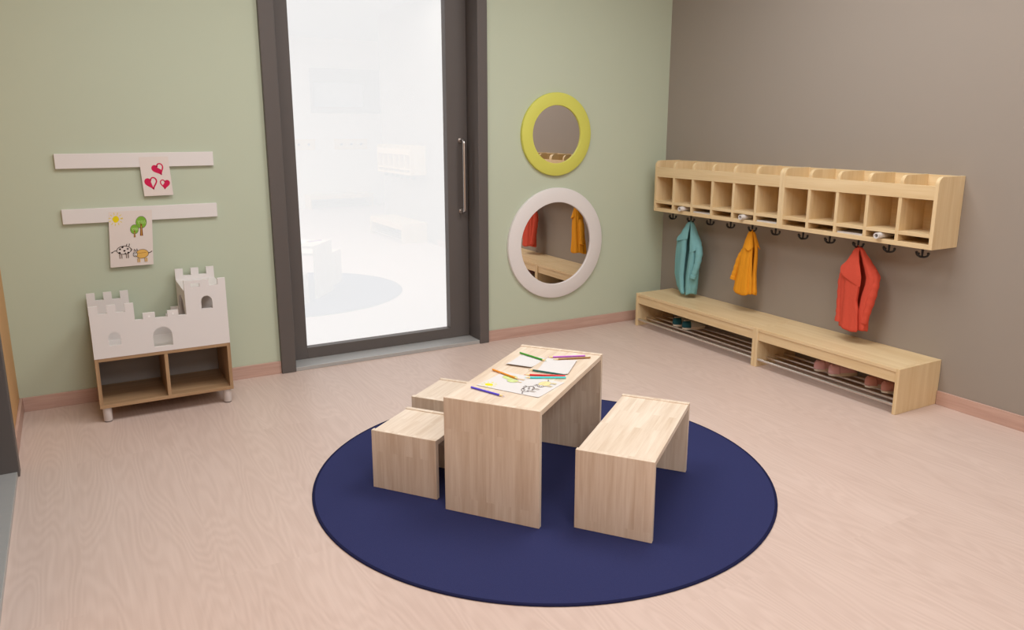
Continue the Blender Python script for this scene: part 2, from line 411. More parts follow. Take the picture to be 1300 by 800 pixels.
# ------------------------------------------------------------------ drawings
class Sheet:
    """paper in the plane of O + u*U + v*V (v down the page), thickness along Nn"""
    def __init__(s, O, U, V, mat, thick=.0006, curl=None, nn=14):
        s.O, s.U, s.V = Vector(O), Vector(U), Vector(V); s.N = s.U.cross(s.V).normalized()
        s.m = MB(); s.k = 0; s.curl = curl or (lambda u, v: 0.)
        s.w, s.h = s.U.length, s.V.length; s.t = thick
        g = [[[s.m.bm.verts.new(s.p(i/nn, j/nn, q*thick)) for i in range(nn+1)] for j in range(nn+1)] for q in (0, 1)]
        for q in (0, 1):
            for j in range(nn):
                for i in range(nn): s.m.face([g[q][j][i], g[q][j][i+1], g[q][j+1][i+1], g[q][j+1][i]], mat, True)
        for i in range(nn):
            for (a, b) in (((0, i), (0, i+1)), ((nn, i), (nn, i+1)), ((i, 0), (i+1, 0)), ((i, nn), (i+1, nn))):
                s.m.face([g[0][a[0]][a[1]], g[0][b[0]][b[1]], g[1][b[0]][b[1]], g[1][a[0]][a[1]]], mat)
    def sgn(s): return 1
    def p(s, u, v, d=0.): return s.O + s.U*u + s.V*v + s.N*(d*s.side + s.curl(u, v)*s.side)
    side = 1
    def poly(s, pts, mat):
        s.k += 1; d = s.t + .00012 + .00003*s.k
        vs = [s.m.bm.verts.new(s.p(u, v, d)) for u, v in pts]
        for t in tessellate_polygon([[Vector((u*s.w, v*s.h, 0)) for u, v in pts]]): s.m.face([vs[i] for i in t], mat)
    def blob(s, cu, cv, ru, rv, mat, n=22, jit=.06, rot=0.):
        asp = s.w/s.h
        P = []
        for i in range(n):
            a = 2*PI*i/n; k = 1+random.uniform(-jit, jit); x, y = ru*k*cos(a), rv*k*sin(a)*1.0
            P.append((cu+x*cos(rot)-y*sin(rot), cv+(x*sin(rot)+y*cos(rot))*asp))
        s.poly(P, mat)
    def line(s, pts, wd, mat):
        asp = s.w/s.h
        P = [Vector((u, v/asp)) for u, v in pts]
        Lf, Rt = [], []
        for i, q in enumerate(P):
            d = (P[min(i+1, len(P)-1)]-P[max(i-1, 0)])
            if d.length < 1e-9: d = Vector((1, 0))
            d.normalize(); n = Vector((-d.y, d.x))*wd/2
            Lf.append(q+n); Rt.append(q-n)
        s.k += 1; d = s.t + .00012 + .00003*s.k
        A = [s.m.bm.verts.new(s.p(q.x, q.y*asp, d)) for q in Lf]; B = [s.m.bm.verts.new(s.p(q.x, q.y*asp, d)) for q in Rt]
        for i in range(len(P)-1): s.m.face([A[i], A[i+1], B[i+1], B[i]], mat)
    def ring(s, cu, cv, ru, rv, wd, mat, a0=0., a1=2*PI, n=26, rot=0.):
        asp = s.w/s.h; P = []
        for i in range(n+1):
            a = a0+(a1-a0)*i/n; x, y = ru*cos(a), rv*sin(a)
            P.append((cu+x*cos(rot)-y*sin(rot), cv+(x*sin(rot)+y*cos(rot))*asp))
        s.line(P, wd, mat)
    def done(s, name):
        return s.m.build(name, None)
class SheetBack(Sheet): side = -1

def faint(k):
    if k+' faint' not in INK: INK[k+' faint'] = plain('faint '+k+' crayon', FAINT[k], .8, noise=.1, nscale=400, spec=.1)
    return INK[k+' faint']
FAINT = {'yellow': srgb(224, 214, 40), 'leaf': srgb(196, 214, 140), 'brown': srgb(196, 168, 140), 'black': srgb(120, 110, 106), 'ochre': srgb(230, 212, 156), 'pale': srgb(212, 224, 180), 'grey': srgb(196, 188, 180)}
def farm(s, pale=False):
    I = {k: faint(k) for k in FAINT} if pale else INK
    Y, G, B, K, O = I['yellow'], I['leaf'], I['brown'], I['black'], I['ochre']
    s.blob(.16, .135, .075, .085, Y, jit=.08)
    for a in range(0, 360, 32):
        c, q = cos(math.radians(a)), sin(math.radians(a))
        s.line([(.16+.11*c, .135+.11*q*.72), (.16+.165*c, .135+.165*q*.72)], .014, Y)
    def tree(cu, cv, ru, rv, tb, tw):
        s.blob(cu, cv, ru, rv, G, jit=.05)
        for i in range(5):
            x = cu-ru*.6+i*ru*.3
            s.line([(x, cv-rv*.3*.72), (x+.03, cv+rv*.25*.72)], .012, I['pale'])
        s.poly([(cu-tw*.4, cv+rv*.2), (cu+tw*.4, cv+rv*.2), (cu+tw*.8, tb), (cu-tw*.8, tb)], B)
        s.line([(cu-tw*.6, cv), (cu, cv+rv*.4)], .012, B); s.line([(cu, cv+rv*.4), (cu, tb)], .01, I['ochre'])
        s.ring(cu, cv, ru, rv, .01, I['grey'])
    tree(.74, .215, .125, .155, .46, .045); tree(.58, .335, .095, .12, .48, .028)
    # spotted cow
    cu, cv = .32, .70
    s.ring(cu, cv, .165, .105, .014, K)
    for du, dv, r in ((-.09, -.02, .024), (-.03, -.055, .026), (.01, .01, .026), (.09, -.02, .022), (-.1, .045, .028), (.1, .05, .024), (.03, .06, .018)):
        s.blob(cu+du, cv+dv, r, r*.9, K, 10, .15)
    s.line([(cu-.16, cv), (cu-.22, cv+.005), (cu-.27, cv+.03)], .016, K); s.blob(cu-.275, cv+.03, .02, .016, K, 8, .2)
    for dx in (-.1, -.055, .05, .095): s.line([(cu+dx, cv+.07), (cu+dx+.004, cv+.15)], .02, I['grey'])
    for dx in (.06, .12): s.line([(cu+dx, cv-.065), (cu+dx+.012, cv-.11)], .016, K)
    s.line([(cu+.155, cv-.03), (cu+.19, cv), (cu+.155, cv+.03)], .012, K)
    # tan pig
    cu, cv = .74, .79
    s.blob(cu, cv, .15, .115, O, jit=.04)
    for i in range(4): s.line([(cu-.1, cv-.04+.027*i), (cu+.1, cv-.05+.027*i)], .008, I['brown'] if i == 1 else I['pale'] if False else O)
    s.ring(cu, cv, .15, .115, .012, I['grey'])
    s.blob(cu-.16, cv, .05, .06, M['paper'], 14); s.ring(cu-.16, cv, .05, .06, .012, K, n=16)
    for du, dv in ((-.18, -.012), (-.145, -.02), (-.165, .02)): s.blob(cu+du, cv+dv, .012, .012, K, 8)
    s.line([(cu-.19, cv-.055), (cu-.18, cv-.1), (cu-.15, cv-.06)], .016, K); s.line([(cu-.14, cv-.06), (cu-.12, cv-.1), (cu-.1, cv-.06)], .016, K)
    s.line([(cu+.145, cv-.01), (cu+.19, cv-.015), (cu+.235, cv-.04)], .018, K)
    for dx in (-.1, -.06, .07, .11): s.line([(cu+dx, cv+.075), (cu+dx, cv+.15)], .022, I['ochre']); s.line([(cu+dx-.014, cv+.08), (cu+dx-.012, cv+.15)], .007, I['grey'])

def heart(s, cu, cv, sz, rot, fill):
    C = INK['crimson']; asp = s.w/s.h
    def pt(t, k=1.):
        x = 16*sin(t)**3/17*sz*k; y = -(13*cos(t)-5*cos(2*t)-2*cos(3*t)-cos(4*t))/17*sz*1.15*k
        return (cu+x*cos(rot)-y*sin(rot), cv+(x*sin(rot)+y*cos(rot))*asp)
    s.line([pt(2*PI*i/40) for i in range(41)], sz*.24, C)
    lo, hi = fill
    s.poly([pt(lo+(hi-lo)*i/24, .97) for i in range(25)], C)
    for k in (.8, .55): s.line([pt(lo+(hi-lo)*i/12, k) for i in range(13)], sz*.12, C)

S = Sheet((-3.744, -.0215, 1.350), (.1485, 0, .0012), (.0095, 0, -.213), M['wpaper'], thick=.0006)
# the page normal U x V must face the room (-y)
if S.N.y > 0: S.__class__ = SheetBack
def sheet(*a, **k):
    U, V = Vector(a[1]), Vector(a[2]); want = k.pop('face')
    cls = Sheet if U.cross(V).dot(Vector(want)) > 0 else SheetBack
    return cls(*a, **k)
S.m.bm.free()
S = sheet((-3.744, -.0207, 1.350), (.1485, 0, .0012), (.0095, 0, -.213), M['wpaper'], face=(0, -1, 0))
heart(S, .60, .31, .20, math.radians(-22), (.7*PI, 1.75*PI)); heart(S, .30, .66, .21, math.radians(-12), (.95*PI, 1.95*PI)); heart(S, .76, .70, .165, math.radians(8), (.15*PI, 1.3*PI))
tag(S.done('drawing'), 'child drawing of three crimson hearts on the upper white rail', 'drawing')
S = sheet((-3.921, -.0207, 1.060), (.2165, 0, .001), (-.020, 0, -.306), M['wpaper'], face=(0, -1, 0))
farm(S)
tag(S.done('drawing'), 'child drawing of sun, trees, cow and pig on the lower white rail', 'drawing')
A, B, C_, D = Vector((-2.728, -2.074, TZ)), Vector((-2.593, -2.334, TZ)), Vector((-2.398, -2.226, TZ)), Vector((-2.547, -1.979, TZ))
U = ((D-A)+(C_-B))/2; V = ((B-A)+(C_-D))/2
S = sheet(A+Vector((-.002, 0, 0)), U, V, M['paper'], face=(0, 0, 1), curl=lambda u, v: .004*max(0, v-.75)**2*16*.25+.003*max(0, .12-u)*4)
farm(S, True)
tag(S.done('drawing'), 'child drawing of animals lying on the play table', 'drawing')
def quad_sheet(P, mat, curl):
    P = [Vector((x, y, TZ)) for x, y in P]
    return sheet(P[0], ((P[3]-P[0])+(P[2]-P[1]))/2, ((P[1]-P[0])+(P[2]-P[3]))/2, mat, face=(0, 0, 1), curl=curl)
S = quad_sheet([(-2.493, -1.892), (-2.43, -1.994), (-2.282, -1.890), (-2.36, -1.793)], M['paper'], lambda u, v: .008*max(0, .35-u)**2*8)
tag(S.done('paper_sheet'), 'blank white sheet under the green pencil on the play table', 'paper')
S = quad_sheet([(-2.422, -2.040), (-2.348, -2.176), (-2.182, -2.0), (-2.293, -1.922)], M['paper'], lambda u, v: .006*max(0, v-.6)**2*6)
tag(S.done('paper_sheet'), 'blank white sheet under the dark green pencil on the play table', 'paper')

# ------------------------------------------------------------------ pencils
def pencil(butt, tip, rgb, colour, label, z0=0.):
    a, b = Vector((butt[0], butt[1], 0)), Vector((tip[0], tip[1], 0)); d = b-a; Lp = .175; mid = (a+b)/2
    ang = math.atan2(d.y, d.x); a = mid-d.normalized()*Lp/2; R = .0042
    t = thing('pencil', label, 'pencil', (a.x, a.y, TZ+.001+z0), ang, 'coloured pencils on the play table')
    paint = plain(colour + ' pencil lacquer', srgb(*rgb), .35, noise=.02)
    def hexa(x, r): return [(x, r*cos(PI/6+k*PI/3), R*.9+r*sin(PI/6+k*PI/3)) for k in range(6)]
    m = MB(); m.loft([hexa(0, R*.9), hexa(.001, R), hexa(Lp-.024, R)], smooth=False); m.build('barrel', paint, t)
    m = MB(); m.loft([hexa(Lp-.024, R*.97), hexa(Lp-.006, R*.33)], smooth=True); m.build('sharpened_wood', M['pwood'], t)
    m = MB(); m.loft([hexa(Lp-.006, R*.33), hexa(Lp, R*.06)], smooth=True); m.build('lead', paint, t)
pencil((-2.349, -1.773), (-2.310, -1.945), (52, 150, 20), 'green', 'bright green pencil across the top of the far sheets', .001)
pencil((-2.113, -1.960), (-2.272, -1.896), (178, 92, 196), 'purple', 'purple pencil at the far end of the play table')
pencil((-2.109, -1.993), (-2.267, -1.938), (150, 104, 20), 'brown', 'brown pencil beside the purple pencil')
pencil((-2.349, -2.157), (-2.447, -2.009), (8, 92, 84), 'dark green', 'dark green pencil on the edge of the right blank sheet', .001)
pencil((-2.353, -2.162), (-2.496, -2.062), (222, 20, 28), 'red', 'red pencil between the dark green and turquoise pencils')
pencil((-2.365, -2.183), (-2.515, -2.099), (62, 212, 214), 'turquoise', 'turquoise pencil beside the red pencil', .001)
pencil((-2.580, -1.933), (-2.546, -2.107), (232, 146, 24), 'orange', 'orange pencil lying over the drawing on the play table', .001)
pencil((-2.763, -2.097), (-2.701, -2.255), (84, 70, 214), 'blue', 'violet blue pencil at the near end of the play table')

# ------------------------------------------------------------------ picture rails and mirrors
m = MB(); m.box(-4.145, -3.358, -.02, 0, 1.296, 1.374); tag(m.build('picture_rail', M['white'], None, .002), 'upper white picture rail holding the hearts drawing', 'picture rail', 'white picture rails')
m = MB(); m.box(-4.142, -3.36, -.02, 0, 1.004, 1.083); tag(m.build('picture_rail', M['white'], None, .002), 'lower white picture rail holding the farm drawing', 'picture rail', 'white picture rails')
def mirror(label, cx, cz, ro, ri, mat):
    t = thing('round_mirror', label, 'mirror', (cx, 0, cz), 0, 'round wall mirrors')
    m = MB(); d = .025
    m.lathe([(ri, -.006), (ri, -d+.002), (ri+.002, -d), (ro-.004, -d), (ro-.0015, -d+.0015), (ro, -d+.005), (ro, -.001), (ri, -.001)], 128, axis='y', closed=True)
    m.build('mirror_frame', mat, t)
    m = MB(); m.lathe([(0, -.004), (ri+.004, -.004), (ri+.004, -.014), (0, -.014)], 128, axis='y', smooth=False); m.build('mirror_glass', M['mirror'], t)
mirror('smaller round mirror in a lime green frame, upper of the two', -1.028, 1.456, .291, .203, M['lime'])
mirror('larger round mirror in a white frame, lower of the two', -1.021, .673, .407, .302, M['white'])

# ------------------------------------------------------------------ castle shelf unit
CX0, CX1, CY0, CY1 = -4.076, -3.411, -.412, -.03
t = thing('castle_bookcase', 'white toy castle on a two-bay oak shelf unit against the green wall', 'shelf unit', ((CX0+CX1)/2, (CY0+CY1)/2, 0))
T = lambda: None
ox, oy = (CX0+CX1)/2, (CY0+CY1)/2
x0, x1, y0, y1 = CX0-ox, CX1-ox, CY0-oy, CY1-oy
def loc_arch(xa, xb, za, zb, n=10):
    r = (xb-xa)/2; c = (xa+xb)/2
    return [(xa, za), (xb, za), (xb, zb-r)] + [(c+r*cos(a), zb-r+r*sin(a)) for a in [i*PI/n for i in range(1, n)]] + [(xa, zb-r)]
zc0, zc1 = .080, .349; bt_ = .018
bx('bottom_board', M['oak'], t, (x0, x1, y0, y1, zc0, zc0+bt_), 'x')
bx('top_board', M['oak'], t, (x0+bt_, x1-bt_, y0, y1, zc1-bt_, zc1), 'x')
m = MB(); m.box(x0, x0+bt_, y0+.001, y1, zc0+bt_, .50, 'z'); m.build('side_board', M['oak'], t, .001)
m = MB(); m.box(x1-bt_, x1, y0+.001, y1, zc0+bt_, .50, 'z'); m.build('side_board', M['oak'], t, .001)
bx('divider', M['oak'], t, (-.009+.004, .009+.004, y0, y1-.012, zc0+bt_, zc1-bt_), 'z')
bx('back_board', M['greyboard'], t, (x0+bt_, x1-bt_, y1-.012, y1-.002, zc0+bt_, zc1-bt_), 'x')
X = lambda v: v-ox
def crenel(xa, xb, lo, hi, n=5):
    s = (xb-xa)/n; P = []
    for i in range(n):
        z = hi if i % 2 == 0 else lo
        P += [(xa+i*s, z), (xa+(i+1)*s, z)]
    return P
wallpts = [(-3.831, .533), (-3.831, .564), (-3.773, .564), (-3.773, .533), (-3.713, .533), (-3.713, .564), (-3.660, .564), (-3.660, .533), (-3.620, .533)]
# front outline: bottom left, up the left tower, along the wall, right tower, down
left = crenel(-4.076, -3.870, .583, .624)
tow_l, tow_r = -3.620, -3.411
front = [(-4.076, zc1)] + left + [(-3.870, .533)] + wallpts + [(tow_l, .714), (-3.495, .714), (-3.495, .680), (-3.450, .680), (-3.450, .714), (tow_r, .714), (tow_r, zc1)]
front = [(X(a), b) for a, b in front]
h1 = [(X(a), b) for a, b in loc_arch(-4.000, -3.945, .412, .484)]
h2 = [(X(a), b) for a, b in loc_arch(-3.792, -3.699, .376, .483)]
h3 = [(X(a), b) for a, b in loc_arch(-3.541, -3.485, .554, .625)]
h4 = [(X(a), b) for a, b in [(-3.587, .679), (-3.542, .679), (-3.542, .697), (-3.587, .697)]]
m = MB(); m.plate([front, h1, h2, h3, h4], 'y', y0-.001, y0+.017); m.build('castle_front', M['white'], t)
back = [(-4.076, zc1)] + left + [(-3.870, .44), (-3.69, .44), (-3.69, .466), (-3.661, .466), (-3.661, .504), (tow_l, .504)] + crenel(tow_l, tow_r, .680, .720) + [(tow_r, zc1)]
m = MB(); m.plate([[(X(a), b) for a, b in back]], 'y', y1-.018, y1); m.build('castle_back', M['white'], t)
# tower side with a big arch, and the tower roof deck
m = MB()
ya, yb = y0+.017, y1-.018
arch = [(ya, .36), (ya, .645), (yb, .645), (yb, .36), (yb-.03, .36)] + [(( ya+yb)/2+((yb-ya)/2-.03)*cos(a), .455+.15*sin(a)) for a in [i*PI/14 for i in range(15)]] + [(ya+.03, .36)]
m.plate([arch], 'x', X(tow_l), X(tow_l)+.014); m.build('tower_side', M['white'], t)
m = MB(); m.box(X(tow_r)-.014, X(tow_r), ya, yb, .575, .645); m.build('tower_side', M['white'], t)
m = MB(); m.box(X(tow_l)+.0, X(tow_r), ya, yb, .645, .656); m.build('tower_deck', M['white'], t)
m = MB(); m.box(x0+bt_, x1-bt_, ya, yb, zc1, zc1+.004); m.build('castle_floor', M['white'], t)
for px_ in (-3.802, -3.687):  # peg holes lit from behind: their light is put in as bright white discs
    m = MB(); m.lathe([(0, -.002), (.0055, -.0012), (.0055, .004)], 16, (X(px_), y0-.001, .545), 'y'); m.build('lit_hole_disc', M['pin'], t)
for lx in (-4.044, -3.443):
    for ly in (-.382, -.07):
        m = MB(); m.lathe([(.0205, .006), (.0215, .008), (.0215, zc0)], 24, (X(lx), ly-oy, 0)); lg = m.build('leg', M['legplastic'], t)
        m = MB(); m.lathe([(.018, 0), (.0195, .002), (.0195, .006)], 24, (X(lx), ly-oy, 0)); m.build('foot_cap', M['footgrey'], lg)

# ------------------------------------------------------------------ shoe benches along the grey wall
BD, BH = .367, .2565
def shoe_bench(label, ya, yb):
    """ya > yb (ya nearer the corner). origin at the wall, middle"""
    yc = (ya+yb)/2; L = ya-yb; t = thing('shoe_bench', label, 'bench', (0, yc, 0), 0, 'maple shoe benches along the grey wall')
    s = .022; h = L/2
    for sg in (-1, 1):
        a, b = sorted((sg*h, sg*(h-s)))
        bx('side_panel', M['maple'], t, (-BD, -.001, a, b, 0, BH-.0), 'z', .002)
    bx('seat', M['maple'], t, (-BD+.002, -.001, -h+s, h-s, BH-.022, BH), 'y', .002)
    bx('front_rail', M['maple'], t, (-BD+.008, -BD+.026, -h+s, h-s, .176, BH-.022), 'y', .001)
    for x, r in ((-.352, .0095), (-.272, .0085), (-.190, .0085), (-.108, .0085)):
        m = MB(); m.tube([(x, -h+s, .05), (x, h-s, .05)], r, 14); m.build('shoe_rod', M['rod'], t)
    return t
b1 = shoe_bench('maple shoe bench in the corner with teal shoes on its rods', -.150, -1.3645)
b2 = shoe_bench('maple shoe bench with two pink pairs on its rods, right of the corner bench', -1.3655, -2.372)

# ------------------------------------------------------------------ cubby shelves
CD = .223; CZ0, CZ1 = .884, 1.262
def side_outline(back, fz=1.262):
    r = .038
    return [(back, CZ0), (-CD, CZ0), (-CD, fz-r)] + [(-CD+r-r*cos(a), fz-r+r*sin(a)) for a in [i*PI/16 for i in range(1, 9)]] + [(back, fz)]
def hook_mesh():
    m = MB()
    m.lathe([(0, 0), (.015, 0), (.015, -.004), (.0075, -.008), (.0048, -.050), (.0048, -.060), (0, -.063)], 14)
    for az in (PI/2, -PI/2, PI):
        pts = []
        for i in range(12):
            a = i/11*math.radians(98); rr = .034*sin(a); pts.append((rr*cos(az), rr*sin(az), -.058+.019*(1-cos(a))))
        m.tube(pts, [.0058]*12, 8)
        e = Vector(pts[-1]); m.lathe([(0, -.008), (.006, -.005), (.0078, 0), (.006, .005), (0, .008)], 10, e)
    return m
def cubby(label, ya, yb, n):
    yc = (ya+yb)/2; L = ya-yb; h = L/2; s = .0205
    t = thing('cubby_shelf', label, 'wall shelf', (0, yc, 0), 0, 'maple cubby shelves on the grey wall')
    pitch = (L-s)/n; cen = [h-s/2-pitch*(k+.5) for k in range(n)]
    for sg in (-1, 1):
        a, b = sorted((sg*h, sg*(h-s)))
        m = MB(); m.plate([side_outline(-.001)], 'x', 0, 1);
        m.bm.free(); m = MB()
        out = side_outline(-.001)
        # plate in the x-z plane extruded along y
        m.plate([out], 'y', a, b); m.build('side_panel', M['maple'], t, .0015)
    for k in range(1, n):
        y = h-s/2-pitch*k; m = MB(); o = side_outline(-.012); o = [(a+.003, b) for a, b in o]
        o = [(min(a, -.012), max(b, CZ0+.025)) for a, b in o]
        m.plate([o], 'y', y-s/2, y+s/2); m.build('divider', M['maple'], t, .0015)
    bx('back_panel', M['maple'], t, (-.012, -.001, -h+s, h-s, CZ0, CZ1-.002), 'y', .001)
    bx('bottom_board', M['maple'], t, (-CD+.001, -.012, -h+s, h-s, CZ0, CZ0+.025), 'y', .001)
    bx('top_board', M['maple'], t, (-CD+.02, -.012, -h+s, h-s, 1.142, 1.160), 'y', .001)
    bx('fascia', M['maple'], t, (-CD+.001, -CD+.018, -h+s, h-s, 1.142, 1.214), 'y', .001)
    for k, y in enumerate(cen):
        bx('shelf_board', M['maple'], t, (-CD+.002, -.012, y-pitch/2+s/2, y+pitch/2-s/2, .945, .964), 'y', .001)
    hm = None
    for y in cen:
        if hm is None: hm = hook_mesh().build('coat_hook', M['black'], t, loc=(-.125, y, CZ0))
        else:
            c = hm.copy(); COL.objects.link(c); c.parent = t; c.location = (-.125, y, CZ0)
    return t, [yc+y for y in cen]
c1, cen1 = cubby('six-bay maple cubby shelf with coat hooks next to the green wall', -.146, -1.363, 6)
c2, cen2 = cubby('five-bay maple cubby shelf with coat hooks, right of the six-bay one', -1.364, -2.376, 5)

# paper in the slots
ZS = CZ0+.0252
def roll(y, label):
    t = thing('paper_roll', label, 'paper roll', (-.252, y, ZS), 0, 'white paper rolls in the cubby slots')
    m = MB(); r0, r1, l = .0168, .0150, .17
    pr = []
    nsp = 60
    ring_o, ring_i = [], []
    m.tube([(0, 0, r0), (l, 0, r0)], r0, 28, caps=False)
    m.tube([(0, 0, r0), (l, 0, r0)], r1*.72, 28, caps=False)
    # end faces
    for x in (0, l):
        A = [m.bm.verts.new((x, r0*cos(2*PI*k/28), r0+r0*sin(2*PI*k/28))) for k in range(28)]
        B = [m.bm.verts.new((x, r1*.72*cos(2*PI*k/28), r0+r1*.72*sin(2*PI*k/28))) for k in range(28)]
        for k in range(28): m.face([A[k], A[(k+1) % 28], B[(k+1) % 28], B[k]])
    m.build('rolled_paper', M['paper'], t)
    return t
roll(cen1[1]-.01, 'white paper roll in the slot above the teal jacket')
roll(cen1[4]-.005, 'white paper roll in the slot above the orange jacket')
roll(cen2[3]+.0, 'white paper roll in the right-hand shelf, fourth bay')
def stack(y, label, n=4):
    t = thing('paper_stack', label, 'paper', (-.214, y, ZS), 0, 'flat paper in the cubby slots')
    m = MB()
    for k in range(n):
        j = random.uniform(-.002, .002); m.box(j*.5, .19+j*.5, -.0845+abs(j), .0845-abs(j), k*.002, k*.002+.0018)
    m.build('sheets', M['paper'], t)
stack(cen1[2], 'white paper sheets in the slot third from the green wall')
stack(cen1[5], 'white paper sheets in the last slot of the six-bay shelf')
stack(cen2[2], 'white paper sheets in the slot above the red jacket')

# ------------------------------------------------------------------ jackets on the hooks
def interp(tab, z):
    """tab sorted by descending z: rows (z, a, b, ...)"""
    if z >= tab[0][0]: return tab[0][1:]
    for A, B in zip(tab, tab[1:]):
        if A[0] >= z >= B[0]:
            k = (A[0]-z)/(A[0]-B[0]); k = k*k*(3-2*k)*.5+k*.5
            return [a+(b-a)*k for a, b in zip(A[1:], B[1:])]
    return tab[-1][1:]
def jacket(label, tab, mat, yh, slit, folds, collars, sleeves, group='children jackets on the coat hooks'):
    """tab rows: z, y_left, y_right (as seen), half depth. slit rows: z, azimuth of the opening, half gap angle."""
    zb = tab[-1][0]
    t = thing('jacket', label, 'jacket', (-.125, yh, zb), 0, group)
    NZ, NA = 54, 110
    def pt(a, z, f=1., ex=.8, ey=.9):
        yl, yr, dp = interp(tab, z); cy = (yl+yr)/2; hw = abs(yl-yr)/2
        return Vector((dp*f*math.copysign(abs(cos(a))**ex, cos(a)), cy-yh+hw*f*math.copysign(abs(sin(a))**ey, sin(a)), z-zb))
    def fold(a, q):
        f = 0.
        for (n, ph, am, tw) in folds: f += am*min(1, .25+q*1.6)*(abs(sin(n*a*.5+ph+tw*q))-.6)
        return f
    z0 = tab[0][0]; rings = []
    for i in range(NZ+1):
        z = z0+(zb-z0)*i/NZ; q = i/NZ; av, g = interp(slit, z); row = []
        for k in range(NA+1):
            u = k/NA; a = av+g+(2*PI-2*g)*u
            e = min(u, 1-u)*(2*PI)
            f = 1+fold(a, q)-.30*math.exp(-(e/.10)**2)+.07*math.exp(-((e-.22)/.14)**2)
            p = pt(a, z, f); p.z += .007*sin(3*a+1)*max(0, q-.85)/.15
            row.append(p)
        rings.append(row)
    m = MB(); m.loft(rings, caps=False, close=False); m.build('body', mat, t, solid=.007)
    # stitched hem
    m = MB(); rr = []
    for dz, k in ((.026, 1.0), (.022, 1.035), (.004, 1.035), (-.002, 1.0)):
        z = zb+max(0, dz); q = 1-max(0, dz)/(z0-zb); av, g = interp(slit, z); row = []
        for j in range(NA+1):
            u = j/NA; a = av+g+(2*PI-2*g)*u; e = min(u, 1-u)*2*PI
            f = k*(1+fold(a, q)-.30*math.exp(-(e/.10)**2)+.07*math.exp(-((e-.22)/.14)**2))
            p = pt(a, z, f); p.z += .007*sin(3*a+1)*max(0, q-.85)/.15+min(0, dz); row.append(p)
        rr.append(row)
    m.loft(rr, caps=False, close=False); m.build('hem', mat, t, solid=.004)
    # collar / hood panels: from the opening outwards, pointed lower corner
    for (da0, da1, zt, zf, zc, zo, uc) in collars:
        m = MB(); rr = []; n1, n2 = 18, 22
        for i in range(n1+1):
            s_ = i/n1; row = []
            for j in range(n2+1):
                u = j/n2
                zl = zf+(zc-zf)*(u/uc)**1.2 if u < uc else zc+(zo-zc)*((u-uc)/(1-uc))**.8
                z = zt+(zl-zt)*s_; av, g = interp(slit, z)
                a = av+da0+(da1-da0)*u*(.55+.45*s_)
                f = 1.10+.26*s_**2*(math.exp(-((u-uc)/.35)**2))+fold(a, (z0-z)/(z0-zb))*.6-.12*math.exp(-(u/.12)**2)
                row.append(pt(a, z, f))
            rr.append(row)
        m.loft(rr, close=False, caps=False); m.build('collar', mat, t, solid=.006, subsurf=1)
    for pts, r in sleeves:
        m = MB(); ps = [Vector(p)-Vector((-.125, yh, zb)) for p in pts]; P = []; R_ = []; n = len(ps)
        for i in range(n-1):
            p0, p1, p2, p3 = ps[max(i-1, 0)], ps[i], ps[i+1], ps[min(i+2, n-1)]
            for j in range(6):
                q = j/6; P.append(.5*((2*p1)+(p2-p0)*q+(2*p0-5*p1+4*p2-p3)*q*q+(3*p1-p0-3*p2+p3)*q**3)); R_.append((r[i]+(r[i+1]-r[i])*q)*(1+.07*sin(11*(i+q))))
        P.append(ps[-1]); R_.append(r[-1])
        m.tube(P, R_, 18, caps=True); sl = m.build('sleeve', mat, t)
        m = MB(); d = (P[-1]-P[-2]).normalized(); m.tube([P[-1]-d*.018, P[-1]-d*.016, P[-1]+d*.006, P[-1]+d*.008], [r[-1]*1.0, r[-1]*1.13, r[-1]*1.13, r[-1]*1.0], 18); m.build('cuff', mat, sl)
    m = MB(); zt = z0-zb
    m.tube([(.006*sin(a*2), .012*cos(a), zt-.004+.012*sin(a)) for a in [i*PI/12 for i in range(0, 13)]], .0028, 8); m.build('hanger_loop', mat, t)
    return t
VD = math.radians(229)      # azimuth towards the middle of the room
jacket('red hooded jacket hanging from the right-hand cubby shelf',
       [(.828, -1.868, -1.892, .012), (.80, -1.850, -1.912, .026), (.75, -1.828, -1.945, .040), (.70, -1.806, -1.976, .044), (.66, -1.794, -1.996, .046), (.62, -1.792, -1.998, .046), (.52, -1.800, -1.980, .045), (.42, -1.806, -1.972, .047), (.352, -1.810, -1.972, .05), (.342, -1.811, -1.970, .05)],
       M['redcloth'], cen2[2], [(.828, VD-.10, .06), (.80, VD-.10, .30), (.66, VD-.10, .32), (.52, VD-.18, .20), (.45, VD-.12, .03), (.342, VD+.02, .02)], [(7, .4, .10, 1.), (12, 1.2, .06, -.8)],
       [(-.30, -1.75, .826, .60, .672, .71, .84), (.30, 1.65, .826, .59, .672, .71, .84)],
       [([(-.118, -1.812, .70), (-.118, -1.790, .63), (-.125, -1.792, .53), (-.135, -1.800, .43), (-.14, -1.803, .375)], (.026, .029, .026, .024, .023)),
        ([(-.112, -1.970, .70), (-.118, -1.996, .64), (-.128, -1.994, .55), (-.134, -1.978, .46), (-.136, -1.966, .40)], (.024, .027, .025, .022, .021))])
